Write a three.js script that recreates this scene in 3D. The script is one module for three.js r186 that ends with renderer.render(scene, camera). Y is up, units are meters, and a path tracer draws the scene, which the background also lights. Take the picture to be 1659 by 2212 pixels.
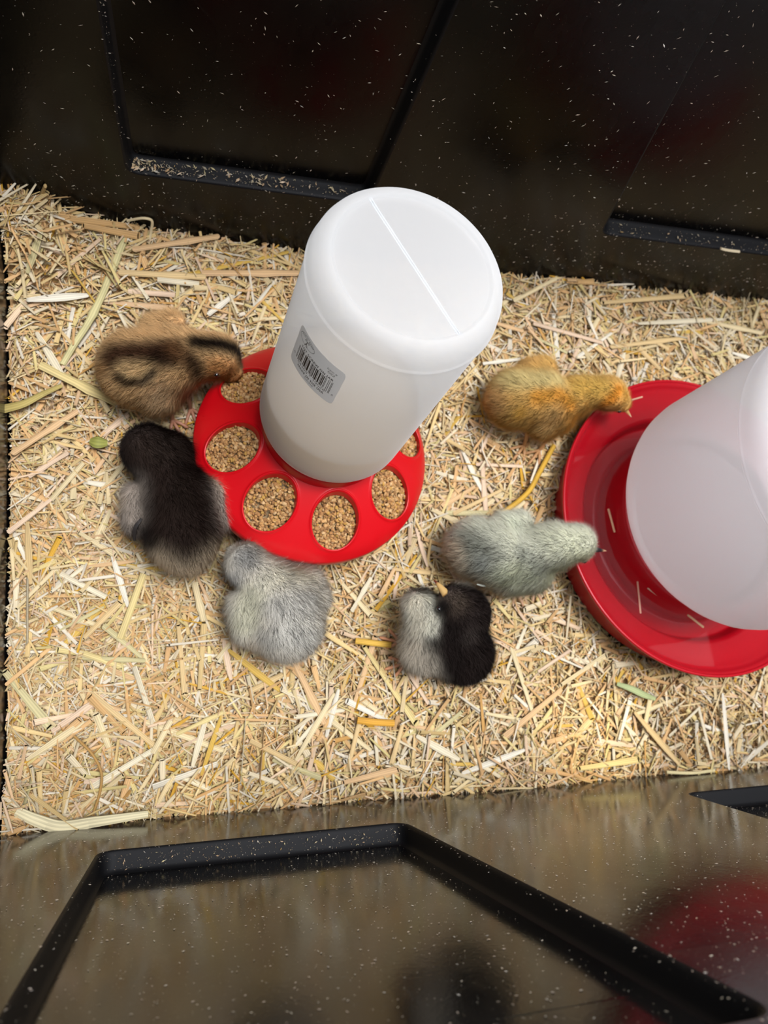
import * as THREE from 'three';
import { MarchingCubes } from 'three/addons/objects/MarchingCubes.js';
import { mergeGeometries, mergeVertices, toCreasedNormals } from 'three/addons/utils/BufferGeometryUtils.js';

// ------------------------------------------------------------------ camera, sky, exposure
const scene = new THREE.Scene();
const FOCAL = 1585, CX = 829.5, CY = 1106, EYE = new THREE.Vector3(0, 0.55, 0);
const camera = new THREE.PerspectiveCamera(2 * Math.atan(CY / FOCAL) * 180 / Math.PI, 1659 / 2212, 0.01, 20);
// world axes seen by the camera: the nadir lies at (400, 1400), the walls run towards (6725, 1208)
const upC = new THREE.Vector3(CX - 400, 1400 - CY, FOCAL).normalize();
const rightC = new THREE.Vector3(6725 - CX, CY - 1208, -FOCAL);
rightC.addScaledVector(upC, -rightC.dot(upC)).normalize();
const backC = new THREE.Vector3().crossVectors(rightC, upC);
const camBasis = new THREE.Matrix4().makeBasis(
  new THREE.Vector3(rightC.x, upC.x, backC.x), new THREE.Vector3(rightC.y, upC.y, backC.y), new THREE.Vector3(rightC.z, upC.z, backC.z));
camera.quaternion.setFromRotationMatrix(camBasis);
camera.position.copy(EYE);
camera.focus = 0.42; camera.userData.fStop = 9;
scene.add(camera);

const SKY_STRENGTH = 0.62, EXPOSURE = 2.15;
{ // bright overcast sky, a little bluer overhead
  const W = 64, Hh = 32, d = new Float32Array(W * Hh * 4);
  for (let j = 0; j < Hh; j++) for (let i = 0; i < W; i++) {
    const e = ((j + 0.5) / Hh - 0.5) * Math.PI, s = Math.max(0, Math.sin(e)), o = (j * W + i) * 4;
    const k = e > 0 ? 0.68 + 0.62 * s * s : 0.4;
    d[o] = k * (1.0 - 0.06 * s); d[o + 1] = k * (1.0 - 0.015 * s); d[o + 2] = k * (1.0 + 0.06 * s); d[o + 3] = 1;
  }
  const t = new THREE.DataTexture(d, W, Hh, THREE.RGBAFormat, THREE.FloatType);
  t.mapping = THREE.EquirectangularReflectionMapping; t.magFilter = THREE.LinearFilter; t.minFilter = THREE.LinearFilter; t.needsUpdate = true;
  scene.background = t; scene.environment = t; scene.backgroundIntensity = SKY_STRENGTH; scene.environmentIntensity = SKY_STRENGTH;
}
const sun = new THREE.DirectionalLight(0xf8f9ff, 2.0);   // hazy daylight from above the open side
sun.position.set(0.42, 1.5, -0.15); sun.target.position.set(0.2, 0, -0.1); sun.castShadow = true;
sun.shadow.radius = 42; sun.shadow.camera.left = -0.6; sun.shadow.camera.right = 0.6; sun.shadow.camera.top = 0.6; sun.shadow.camera.bottom = -0.6; sun.shadow.mapSize.set(2048, 2048);
sun.name = 'hazy_sun'; scene.add(sun, sun.target);
for (const [x, z, I, a] of [[0.318, 0.078, 3.4, 0.036], [0.012, 0.098, 1.6, 0.016]]) { // two small pools of direct sun that reach the bedding by the near wall
  const beam = new THREE.SpotLight(0xffe9a8, I, 0, a, 1, 2); beam.position.set(x + 0.45, 1.6, z - 0.55); beam.target.position.set(x, 0.01, z); beam.castShadow = true; beam.name = 'sun_beam'; scene.add(beam, beam.target);
}

const renderer = new THREE.WebGLRenderer({ antialias: true });
renderer.toneMapping = THREE.LinearToneMapping;
renderer.toneMappingExposure = EXPOSURE;
renderer.shadowMap.enabled = true;

// ------------------------------------------------------------------ helpers
function rng(seed) { let a = seed >>> 0; return () => { a = (a + 0x6d2b79f5) | 0; let t = Math.imul(a ^ (a >>> 15), 1 | a); t = (t + Math.imul(t ^ (t >>> 7), 61 | t)) ^ t; return ((t ^ (t >>> 14)) >>> 0) / 4294967296; }; }
const V = (x, y, z) => new THREE.Vector3(x, y, z);
const lerp = THREE.MathUtils.lerp, clamp = THREE.MathUtils.clamp, sstep = (x, a, b) => { const t = clamp((x - a) / (b - a), 0, 1); return t * t * (3 - 2 * t); };
function rayTo(px, py) { // direction of the sight line through a pixel of the 1659 x 2212 frame
  return V(px - CX, -(py - CY), -FOCAL).applyMatrix4(new THREE.Matrix4().extractRotation(camBasis));
}
function at(px, py, h) { const r = rayTo(px, py); return r.multiplyScalar((h - EYE.y) / r.y).add(EYE); } // the point at height h
const hash2 = (x, y) => { let h = Math.imul(x | 0, 374761393) + Math.imul(y | 0, 668265263); h = Math.imul(h ^ (h >>> 13), 1274126177); return ((h ^ (h >>> 16)) >>> 0) / 4294967296; };
function noise2(x, y) {
  const ix = Math.floor(x), iy = Math.floor(y), fx = x - ix, fy = y - iy, u = fx * fx * (3 - 2 * fx), v = fy * fy * (3 - 2 * fy);
  return lerp(lerp(hash2(ix, iy), hash2(ix + 1, iy), u), lerp(hash2(ix, iy + 1), hash2(ix + 1, iy + 1), u), v);
}
const fbm = (x, y) => noise2(x, y) * 0.5 + noise2(x * 2.03 + 7, y * 2.03 + 3) * 0.27 + noise2(x * 4.1 + 1, y * 4.1 + 9) * 0.15 + noise2(x * 8.3, y * 8.3) * 0.08;
const used = {};
function numbered(n) { if (!(n in used)) { used[n] = 0; return n; } used[n]++; return n + '_' + String(used[n]).padStart(3, '0'); }
function put(o, name, parent = scene) {
  o.name = parent === scene ? numbered(name) : name;
  o.castShadow = true; o.receiveShadow = true; parent.add(o); return o;
}
function mesh(name, geo, m, parent = scene) { return put(new THREE.Mesh(geo, m), name, parent); }
function tag(o, label, category, group, kind) {
  if (label) o.userData.label = label; if (category) o.userData.category = category; if (group) o.userData.group = group; if (kind) o.userData.kind = kind; return o;
}
function thing(name, label, category, pos, quat) {
  const g = new THREE.Group(); g.name = numbered(name); scene.add(g); if (pos) g.position.copy(pos); if (quat) g.quaternion.copy(quat); return tag(g, label, category);
}
const sRGB = (hex) => new THREE.Color(hex); // hex is converted to linear
function tiltQuat(ax, ay, az) { // frame whose y axis leans along the given direction
  const a = V(ax, ay, az).normalize(), u = new THREE.Vector3().crossVectors(a, V(0, 0, 1)).normalize(), w = new THREE.Vector3().crossVectors(u, a);
  return new THREE.Quaternion().setFromRotationMatrix(new THREE.Matrix4().makeBasis(u, a, w));
}
function canvasTex(w, h, draw, srgb = true) {
  const c = document.createElement('canvas'); c.width = w; c.height = h; draw(c.getContext('2d'), w, h);
  const t = new THREE.CanvasTexture(c); if (srgb) t.colorSpace = THREE.SRGBColorSpace; t.wrapS = t.wrapT = THREE.RepeatWrapping; return t;
}
function dataTex(w, h, fn, srgb) {
  const d = new Uint8Array(w * h * 4);
  for (let y = 0; y < h; y++) for (let x = 0; x < w; x++) { const v = fn(x / w, y / h, x, y), o = (y * w + x) * 4; for (let c = 0; c < 3; c++) d[o + c] = clamp(Math.round((Array.isArray(v) ? v[c] : v) * 255), 0, 255); d[o + 3] = 255; }
  const t = new THREE.DataTexture(d, w, h); t.magFilter = THREE.LinearFilter; t.minFilter = THREE.LinearFilter; t.wrapS = t.wrapT = THREE.RepeatWrapping; if (srgb) t.colorSpace = THREE.SRGBColorSpace; t.needsUpdate = true; return t;
}
function lathe(pts, seg = 96) { return new THREE.LatheGeometry(pts.map(([r, y]) => new THREE.Vector2(r, y)), seg); }
function smoothProfile(pts, n) { // pts are [r, y]; a rounded profile through them
  const c = new THREE.CatmullRomCurve3(pts.map(([r, y]) => V(r, y, 0)), false, 'centripetal');
  return c.getPoints(n).map((p) => [Math.max(p.x, 0), p.y]);
}
// A flattened tube along a curve; width and thickness may vary along it.
function ribbon(points, width, thick, seg = 10, sides = 6, wf = null, roll = 0, ref = V(0, 1, 0)) {
  const c = points.length > 2 ? new THREE.CatmullRomCurve3(points, false, 'centripetal') : new THREE.LineCurve3(points[0], points[1]);
  const pos = [], uv = [], idx = []; const T = V(0, 0, 0), S = V(0, 0, 0), N = V(0, 0, 0), P = V(0, 0, 0);
  const L = c.getLength();
  for (let i = 0; i <= seg; i++) {
    const t = i / seg; c.getPoint(t, P); c.getTangent(t, T); S.crossVectors(T, ref); if (S.lengthSq() < 1e-6) S.set(1, 0, 0); S.normalize(); N.crossVectors(S, T).normalize();
    const k = wf ? wf(t) : 1;
    for (let j = 0; j <= sides; j++) {
      const a = j / sides * 2 * Math.PI, ca = Math.cos(a + roll), sa = Math.sin(a + roll), cx = Math.cos(a) * width / 2 * k, cy = Math.sin(a) * thick / 2 * Math.min(1, k);
      const x = cx * Math.cos(roll) - cy * Math.sin(roll), y = cx * Math.sin(roll) + cy * Math.cos(roll);
      pos.push(P.x + S.x * x + N.x * y, P.y + S.y * x + N.y * y, P.z + S.z * x + N.z * y); uv.push(j / sides, t * L / 0.03);
    }
  }
  const w = sides + 1;
  for (let i = 0; i < seg; i++) for (let j = 0; j < sides; j++) { const a = i * w + j, b = a + w; idx.push(a, b, a + 1, a + 1, b, b + 1); }
  for (const e of [0, seg]) for (let j = 1; j < sides - 1; j++) e ? idx.push(e * w, e * w + j, e * w + j + 1) : idx.push(0, j + 1, j);
  const g = new THREE.BufferGeometry(); g.setAttribute('position', new THREE.Float32BufferAttribute(pos, 3)); g.setAttribute('uv', new THREE.Float32BufferAttribute(uv, 2)); g.setIndex(idx); g.computeVertexNormals(); return g;
}

// ------------------------------------------------------------------ the black bin: floor and four walls
const ZF = -0.3165, ZN = 0.1125, XL = -0.1205, XR = 0.74, YB = -0.035, YT = 0.37;
function scuffs(seed, n, haze, strong = 1) {
  const r = rng(seed);
  return canvasTex(2048, 1024, (g, w, h) => {
    g.fillStyle = '#131313'; g.fillRect(0, 0, w, h);
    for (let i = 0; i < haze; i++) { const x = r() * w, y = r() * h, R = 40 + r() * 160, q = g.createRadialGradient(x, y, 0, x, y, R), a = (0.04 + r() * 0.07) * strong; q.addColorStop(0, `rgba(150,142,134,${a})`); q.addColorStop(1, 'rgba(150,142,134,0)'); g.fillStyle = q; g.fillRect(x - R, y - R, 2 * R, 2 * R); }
    for (let i = 0; i < n; i++) { // wiping and scratch marks
      const x = r() * w, y = r() * h, a = r() * 6.28, l = 15 + r() * r() * 260; g.strokeStyle = `rgba(175,168,160,${0.03 + r() * r() * 0.22})`; g.lineWidth = 0.6 + r() * 1.6; g.beginPath(); g.moveTo(x, y);
      g.quadraticCurveTo(x + Math.cos(a) * l * 0.5 + r() * 14, y + Math.sin(a) * l * 0.5 + r() * 14, x + Math.cos(a) * l, y + Math.sin(a) * l); g.stroke();
    }
    for (let i = 0; i < n * 5; i++) { g.fillStyle = `rgba(190,182,170,${r() * 0.3})`; g.fillRect(r() * w, r() * h, 1 + r() * 2, 1 + r() * 2); }
  });
}
const wallRough = dataTex(512, 512, (u, v) => 0.62 + 0.5 * (fbm(u * 9, v * 9) - 0.5) + 0.12 * (noise2(u * 120, v * 40) - 0.5));
const wallBump = dataTex(512, 512, (u, v, x, y) => 0.5 + 0.6 * (fbm(u * 6, v * 6) - 0.5) + 0.10 * (hash2(x, y) - 0.5));
function binPlastic(map, rough = 0.27, spec = 0.75) {
  map.repeat.set(1 / 0.9, 1 / 0.45); const rt = wallRough.clone(), bt = wallBump.clone(); rt.repeat.set(3, 3); bt.repeat.set(3, 3); rt.needsUpdate = bt.needsUpdate = true;
  return new THREE.MeshPhysicalMaterial({ map, roughness: rough, roughnessMap: rt, bumpMap: bt, bumpScale: 0.00025, specularIntensity: spec });
}
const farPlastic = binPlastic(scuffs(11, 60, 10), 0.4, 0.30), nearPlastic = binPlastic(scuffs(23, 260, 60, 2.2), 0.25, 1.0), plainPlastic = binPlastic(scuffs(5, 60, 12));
farPlastic.color.set(0x9a9693); 

function roundPoly(c, rad) { // corners with small arcs
  const out = [], n = c.length;
  for (let i = 0; i < n; i++) {
    const p = c[i], a = c[(i + n - 1) % n], b = c[(i + 1) % n], da = new THREE.Vector2(a[0] - p[0], a[1] - p[1]), db = new THREE.Vector2(b[0] - p[0], b[1] - p[1]);
    const ra = Math.min(rad, da.length() / 3), rb = Math.min(rad, db.length() / 3); da.setLength(ra); db.setLength(rb);
    for (let k = 0; k <= 6; k++) { const t = k / 6, q = (1 - t) * (1 - t), s = 2 * t * (1 - t), e = t * t; out.push([q * (p[0] + da.x) + s * p[0] + e * (p[0] + db.x), q * (p[1] + da.y) + s * p[1] + e * (p[1] + db.y)]); }
  }
  return out;
}
function inset(poly, d) {
  const n = poly.length;
  return poly.map((p, i) => {
    const a = poly[(i + n - 1) % n], b = poly[(i + 1) % n]; let tx = b[0] - a[0], ty = b[1] - a[1]; const l = Math.hypot(tx, ty) || 1; tx /= l; ty /= l;
    return [p[0] - ty * d, p[1] + tx * d]; // counter-clockwise outline: inside is to the left
  });
}
// A wall in its own plane (x along it, y up, z = 0 its face, recesses towards -z) with moulded recessed panels.
function panelWall(x0, x1, y0, y1, panels, thick = 0.03) {
  const geos = [], mouldings = [], face = new THREE.Shape([[x0, y0], [x1, y0], [x1, y1], [x0, y1]].map((p) => new THREE.Vector2(...p)));
  const steps = [[-0.0016, 0], [-0.0009, 0.0002], [-0.0003, 0.0008], [0.0001, 0.0022], [0.0006, 0.006], [0.0012, 0.0095], [0.0020, 0.0112], [0.0036, 0.012]];
  for (const c of panels) {
    const base = roundPoly(c, 0.009), rings = steps.map(([d, z]) => inset(base, d).map((p) => [p[0], p[1], -z]));
    face.holes.push(new THREE.Path(rings[0].map((p) => new THREE.Vector2(p[0], p[1]))));
    const n = base.length, pos = [], idx = [];
    rings.forEach((r) => r.forEach((p) => pos.push(...p)));
    for (let k = 0; k < rings.length - 1; k++) for (let i = 0; i < n; i++) { const a = k * n + i, b = k * n + (i + 1) % n; idx.push(a, b, a + n, b, b + n, a + n); }
    const g = new THREE.BufferGeometry(); g.setAttribute('position', new THREE.Float32BufferAttribute(pos, 3)); g.setIndex(idx); g.computeVertexNormals(); mouldings.push(g);
    const last = rings[rings.length - 1], fl = new THREE.ShapeGeometry(new THREE.Shape(last.map((p) => new THREE.Vector2(p[0], p[1])))); fl.translate(0, 0, -0.012); geos.push(fl);
  }
  geos.push(new THREE.ShapeGeometry(face));
  const back = new THREE.BoxGeometry(x1 - x0, y1 - y0, thick - 0.014); back.translate((x0 + x1) / 2, (y0 + y1) / 2, -0.014 - (thick - 0.014) / 2); geos.push(back);
  const rim = [[x0, y0, x1, y0], [x0, y1, x1, y1], [x0, y0, x0, y1], [x1, y0, x1, y1]].map(([a, b, c, d]) => { const g = new THREE.BoxGeometry(Math.abs(c - a) + 0.0005, Math.abs(d - b) + 0.0005, 0.0142); g.translate((a + c) / 2, (b + d) / 2, -0.0072); return g; });
  geos.push(...rim);
  const all = mergeGeometries(geos.map((g) => { const q = g.index ? g.toNonIndexed() : g; q.deleteAttribute('uv'); return q; }));
  const p = all.attributes.position, uv = new Float32Array(p.count * 2); for (let i = 0; i < p.count; i++) { uv[i * 2] = p.getX(i) - x0; uv[i * 2 + 1] = p.getY(i) - y0; }
  all.setAttribute('uv', new THREE.BufferAttribute(uv, 2)); all.userData.mouldings = mouldings; return all;
}
const mattePlastic = new THREE.MeshPhysicalMaterial({ color: 0x0d0d0f, roughness: 0.58, specularIntensity: 0.4 });
function wallOf(name, g, m) { const w = mesh(name, g, m); for (const q of g.userData.mouldings) mesh('panel_moulding', q, mattePlastic, w); return w; }
const floor = mesh('floor', new THREE.BoxGeometry(1.0, 0.02, 0.56), plainPlastic); floor.position.set(0.3, YB - 0.01, -0.1); tag(floor, 'black plastic bin floor under the straw bedding', 'floor', null, 'structure');
{
  const g = panelWall(-0.16, XR, YB, YT, [[[-0.0425, 0.0765], [0.1235, 0.0765], [0.1275, 0.345], [-0.05, 0.345]], [[0.3165, 0.0765], [0.66, 0.0765], [0.68, 0.345], [0.246, 0.345]]]);
  const w = wallOf('wall_back', g, farPlastic); w.position.z = ZF; tag(w, 'far black plastic bin wall with recessed panels and straw dust', 'wall', null, 'structure');
  const h = panelWall(-XR, 0.16, YB, YT, [[[-0.1345, 0.0785], [0.0445, 0.0785], [0.0565, 0.345], [-0.172, 0.345]], [[-0.62, 0.0735], [-0.3465, 0.0735], [-0.339, 0.345], [-0.64, 0.345]]]);
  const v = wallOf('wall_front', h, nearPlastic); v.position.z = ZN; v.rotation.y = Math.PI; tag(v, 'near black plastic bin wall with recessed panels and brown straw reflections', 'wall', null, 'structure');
  const l = wallOf('wall_left', panelWall(-0.26, 0.26, YB, YT, [[[-0.15, 0.0765], [0.15, 0.0765], [0.16, 0.345], [-0.16, 0.345]]]), plainPlastic); l.position.set(XL, 0, -0.1); l.rotation.y = Math.PI / 2 + 0.043; tag(l, 'left black plastic end wall of the bin', 'wall', null, 'structure');
  const r = wallOf('wall_right', panelWall(-0.26, 0.26, YB, YT, [[[-0.15, 0.0765], [0.15, 0.0765], [0.16, 0.345], [-0.16, 0.345]]]), plainPlastic); r.position.set(XR - 0.01, 0, -0.1); r.rotation.y = -Math.PI / 2; tag(r, 'right black plastic end wall of the bin', 'wall', null, 'structure');
}

// ------------------------------------------------------------------ straw bedding
const leftX = (z) => XL + 0.0015 + (z + 0.1) * 0.043;
function strawY(x, z) {
  let h = (fbm(x * 9 + 3, z * 9 + 5) - 0.5) * 0.016;
  h += 0.030 * Math.exp(-((x + 0.12) ** 2 / 0.0016 + (z + 0.31) ** 2 / 0.0012));
  h += 0.008 * sstep(z, -0.22, -0.31) * sstep(x, 0.12, 0.02);
  h += 0.012 * sstep(z, 0.07, 0.112) * (0.4 + noise2(x * 14, 4));
  h += 0.006 * sstep(x, -0.09, -0.12);
  const df = Math.hypot(x - 0.0902, z + 0.1428), dw = Math.hypot(x - 0.4169, z + 0.0924);
  return h - 0.03 * sstep(df, 0.084, 0.070) - 0.035 * sstep(dw, 0.121, 0.112); // pressed down under feeder and drinker
}
// fibres run along v
const fibre = dataTex(64, 256, (u, v, x, y) => 0.92 + 0.10 * (noise2(u * 14, v * 2) - 0.5) + 0.16 * (hash2(x >> 1, 7) - 0.5) + 0.05 * (noise2(u * 32, v * 3 + 4) - 0.5), true);
const strawMat = (rough = 0.62) => new THREE.MeshPhysicalMaterial({ map: fibre, roughness: rough, specularIntensity: 0.35 });
const PAL = [['#fbe7b8', 7], ['#f6da9e', 6.5], ['#fdf0d0', 5], ['#f4ca92', 5.5], ['#f0c48c', 2.2], ['#fbdfc0', 2.6], ['#f6d2a8', 2.2], ['#fff8e6', 3.5], ['#eebc4a', 0.8], ['#e6d89a', 0.8], ['#e2b26c', 0.9], ['#f8e6a4', 2.5]].map(([c, w]) => [sRGB(c), w]);
const PSUM = PAL.reduce((s, p) => s + p[1], 0);
function strawColor(r, out) { let k = r() * PSUM; for (const [c, w] of PAL) { k -= w; if (k <= 0) { out.copy(c); break; } } const b = 0.58 + r() * 0.16; out.multiplyScalar(b); out.g *= 0.935; out.b *= 0.84; return out; }
const bedding = thing('straw_bedding', 'deep bed of chopped pale golden straw covering the black bin floor', 'bedding', V(0, 0, 0));
const feederO = V(0.0902, 0.0312, -0.1428), feederQ = tiltQuat(0.053, 0.9875, -0.1481);
const waterO = V(0.4169, 0.0286, -0.0924), waterQ = tiltQuat(0.0357, 0.996, -0.0825);
{
  const nx = 300, nz = 160, g = new THREE.PlaneGeometry(1, 1, nx, nz), p = g.attributes.position;
  for (let i = 0; i < p.count; i++) { const u = p.getX(i) + 0.5, v = p.getY(i) + 0.5, z = lerp(ZF, ZN, 1 - v), x = lerp(leftX(z), XR - 0.012, u); p.setXYZ(i, x, strawY(x, z) - 0.0046 + 0.0014 * (noise2(x * 300, z * 300) - 0.5), z); }
  g.computeVertexNormals();
  const straws = dataTex(512, 512, (u, v) => { const a = fbm(u * 40, v * 90), b = fbm(u * 90 + 5, v * 40); const k = Math.min(1, 0.66 + 0.45 * Math.max(a, b)); return [0.88 * k, 0.69 * k, 0.46 * k]; }, true); straws.repeat.set(8, 4);
  mesh('straw_underlayer', g, new THREE.MeshStandardMaterial({ map: straws, roughness: 0.9 }), bedding);
}
const unit = (bend, wf, sides, thick = 0.5) => { const g = ribbon([V(0, 0, -0.5), V(0, bend, -0.1), V(0, bend * 0.8, 0.2), V(0, 0, 0.5)], 1, thick, 5, sides, wf), t = g.attributes.uv; for (let i = 0; i < t.count; i++) t.setY(i, t.getY(i) * 0.03); return g; };
const dummy = new THREE.Object3D(), col = new THREE.Color();
const stalkTuft = () => unit(0.04, (t) => 0.7 + 0.3 * t, 6, 0.5);
function strew(name, geo, n, seed, lens, wids, thickF, lift, pitch) {
  const r = rng(seed), im = new THREE.InstancedMesh(geo, strawMat(), n); let k = 0;
  for (let i = 0; k < n && i < n * 4; i++) {
    const z = lerp(ZF + 0.001, ZN - 0.001, r()), x = lerp(leftX(z), 0.722, r());
    const L = lerp(lens[0], lens[1], r() * r()), W = lerp(wids[0], wids[1], r() * r() + 0.0), yaw = r() * Math.PI * 2;
    const q = (r() + r() - 1) * pitch, dx = Math.sin(yaw) * Math.cos(q) * L / 2, dz = Math.cos(yaw) * Math.cos(q) * L / 2;
    let px = x, pz = z; // keep the ends inside the walls
    px = Math.max(px, leftX(z) + Math.abs(dx)); pz = clamp(pz, ZF + Math.abs(dz), ZN - Math.abs(dz));
    if (Math.hypot(px - feederO.x, pz - feederO.z) < 0.08 || Math.hypot(px - waterO.x, pz - waterO.z) < 0.112) continue;
    dummy.position.set(px, strawY(px, pz) + lerp(lift[0], lift[1], r()) + Math.abs(Math.sin(q)) * L * 0.25, pz); dummy.rotation.set(0, 0, 0); dummy.rotation.order = 'YXZ'; dummy.rotation.y = yaw; dummy.rotation.x = q; dummy.rotation.z = (r() - 0.5) * 1.6;
    dummy.scale.set(W, W * thickF, L); dummy.updateMatrix(); im.setMatrixAt(k, dummy.matrix); im.setColorAt(k, strawColor(r, col)); k++;
  }
  im.count = k; put(im, name, bedding); im.userData.kind = 'stuff'; return im;
}
strew('straw_crumbs', unit(0.02, (t) => 0.35 + 0.65 * Math.sin(Math.PI * (0.12 + 0.7 * t)), 4), 26000, 101, [0.004, 0.018], [0.0004, 0.0014], 0.5, [-0.006, 0.001], 0.45);
strew('chopped_straw', unit(0.04, (t) => 0.5 + 0.5 * Math.sin(Math.PI * (0.2 + 0.7 * t)), 6), 20000, 102, [0.010, 0.044], [0.0007, 0.0034], 0.35, [-0.004, 0.004], 0.35);
strew('chopped_straw', unit(-0.05, (t) => 0.6 + 0.5 * t, 6, 0.4), 7600, 103, [0.018, 0.060], [0.0014, 0.0054], 0.28, [-0.003, 0.0042], 0.22);
{ // ends that lean up against the walls
  const r = rng(104), n = 520, im = new THREE.InstancedMesh(stalkTuft(), strawMat(), n);
  for (let k = 0; k < n; k++) {
    const wall = r(), L = lerp(0.008, 0.026, r() * r()), q = lerp(0.15, 1.25, r() * r()), W = lerp(0.0006, 0.0026, r() * r()); let x, z;
    if (wall < 0.62) { x = lerp(-0.12, 0.58, r()); z = ZF + 0.002 + 0.010 * r(); } else if (wall < 0.8) { z = lerp(ZF + 0.01, ZN - 0.01, r()); x = leftX(z) + 0.002 + 0.008 * r(); } else { x = lerp(-0.1, 0.55, r()); z = ZN - 0.003 - 0.008 * r(); }
    const yaw = (r() - 0.5) * 2.4 + (wall >= 0.62 && wall < 0.8 ? Math.PI / 2 : 0) + (r() < 0.5 ? Math.PI : 0), dx = Math.sin(yaw) * Math.cos(q) * L / 2, dz = Math.cos(yaw) * Math.cos(q) * L / 2;
    z = clamp(z, ZF + Math.abs(dz) + 0.0005, ZN - Math.abs(dz) - 0.0005); x = Math.max(x, leftX(z) + Math.abs(dx) + 0.0005);
    dummy.position.set(x, strawY(x, z) + Math.sin(q) * L * 0.38, z); dummy.rotation.order = 'YXZ'; dummy.rotation.set(-q, yaw, (r() - 0.5) * 2); dummy.scale.set(W, W * 0.4, L); dummy.updateMatrix(); im.setMatrixAt(k, dummy.matrix); im.setColorAt(k, strawColor(r, col));
  }
  put(im, 'straw_tufts', bedding); im.userData.kind = 'stuff';
}
// the stalks that can be told apart: traced ones first, then strewn ones
const stalkGeos = [unit(0.0, (t) => 1, 8, 0.6), unit(0.05, (t) => 1 - 0.3 * t, 7, 0.45), unit(-0.06, (t) => 0.75 + 0.5 * t, 7, 0.4), unit(0.03, (t) => 1 + 0.35 * Math.exp(-(((t - 0.6) / 0.06) ** 2)), 8, 0.7), unit(0.09, (t) => 0.6 + 0.6 * Math.sin(Math.PI * t), 7, 0.35)];
const stalkMats = ['#f6e4b8', '#efd29c', '#faf0d4', '#eec898', '#f8dcc0', '#e6c060', '#ddd3a2', '#fdf8e8', '#e2b980', '#f2de9e'].map((c) => { const m = strawMat(); m.color.set(c).multiplyScalar(0.70); m.color.g *= 0.95; m.color.b *= 0.87; return m; });
const TRACED = [ // x0 y0 x1 y1 (pixels), width mm, tone
  [630, 1420, 700, 1560, 4, 3], [705, 1590, 730, 1490, 3, 7], [495, 1405, 605, 1492, 3.6, 5], [785, 1395, 898, 1562, 4, 9], [755, 1555, 812, 1372, 3.4, 3], [880, 1450, 925, 1520, 3, 4],
  [320, 1560, 480, 1620, 4.5, 0], [385, 1350, 400, 1500, 3, 1], [10, 1450, 110, 1570, 4.5, 6], [60, 1390, 60, 1250, 4, 2], [200, 1500, 345, 1620, 4, 1], [540, 1600, 640, 1650, 3.2, 1], [520, 1690, 530, 1550, 3, 2],
  [640, 1640, 720, 1500, 3, 0], [560, 1690, 570, 1570, 4.2, 3], [720, 1560, 800, 1620, 3.4, 0], [900, 1590, 990, 1640, 4, 2], [845, 1650, 870, 1560, 3.2, 1], [1090, 1590, 1210, 1490, 4.4, 3], [1150, 1590, 1200, 1520, 3, 9],
  [1105, 1400, 1160, 1570, 3.6, 0], [1210, 1480, 1310, 1415, 4, 0], [1335, 1600, 1360, 1510, 2.6, 7], [1370, 1540, 1465, 1650, 4, 1], [1510, 1530, 1535, 1640, 3.2, 2], [1560, 1500, 1575, 1660, 3, 7], [1470, 1470, 1640, 1390, 3.5, 1],
  [130, 470, 300, 455, 4.5, 8], [180, 490, 300, 510, 4, 8], [290, 540, 470, 485, 3.6, 3], [380, 600, 620, 545, 3.6, 5], [260, 590, 440, 600, 3.8, 1], [440, 590, 640, 590, 4.5, 3], [340, 605, 430, 615, 3.6, 2],
  [90, 790, 250, 870, 5.5, 9], [60, 650, 190, 640, 4.2, 7], [80, 720, 140, 820, 4, 2], [110, 1080, 180, 1000, 3.2, 0], [30, 980, 165, 890, 3.4, 3], [60, 1130, 66, 1260, 4, 1], [20, 1150, 110, 1080, 3, 4], [90, 500, 60, 590, 4, 6],
  [1110, 650, 1200, 590, 3.6, 0], [1225, 600, 1260, 570, 4, 3], [1245, 610, 1280, 590, 4, 8], [1300, 655, 1480, 640, 3.8, 1], [1380, 700, 1560, 690, 3.8, 2], [1150, 700, 1300, 740, 3.6, 4], [1320, 750, 1480, 730, 3.5, 1], [1500, 690, 1640, 720, 3.4, 0], [1195, 680, 1205, 775, 3, 7], [1250, 770, 1320, 720, 3, 7],
  [850, 1230, 960, 1240, 3, 1], [730, 1250, 800, 1330, 3, 0], [820, 1290, 850, 1230, 3.5, 3], [760, 1320, 800, 1250, 3, 2], [940, 1020, 1010, 1040, 3, 2], [930, 1100, 1010, 1140, 3.4, 0], [1000, 980, 1040, 1060, 3, 7], [960, 940, 990, 900, 3.4, 5], [1040, 1000, 1050, 1110, 3.2, 4], [980, 1110, 1080, 1060, 3, 1],
  [170, 1150, 250, 1200, 3, 0], [130, 1240, 230, 1290, 3.4, 2], [180, 1380, 260, 1300, 3.4, 1], [260, 1380, 310, 1240, 4, 9], [420, 1260, 440, 1340, 3.8, 0], [290, 1440, 330, 1560, 3.4, 2], [1080, 1130, 1130, 1085, 3, 0], [200, 1700, 330, 1620, 4, 2], [60, 1640, 180, 1560, 3.6, 0], [330, 1700, 470, 1650, 4, 7], [740, 1690, 860, 1660, 3.6, 3], [1000, 1670, 1130, 1620, 3.4, 7], [1250, 1660, 1380, 1640, 3.8, 9],
];
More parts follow.
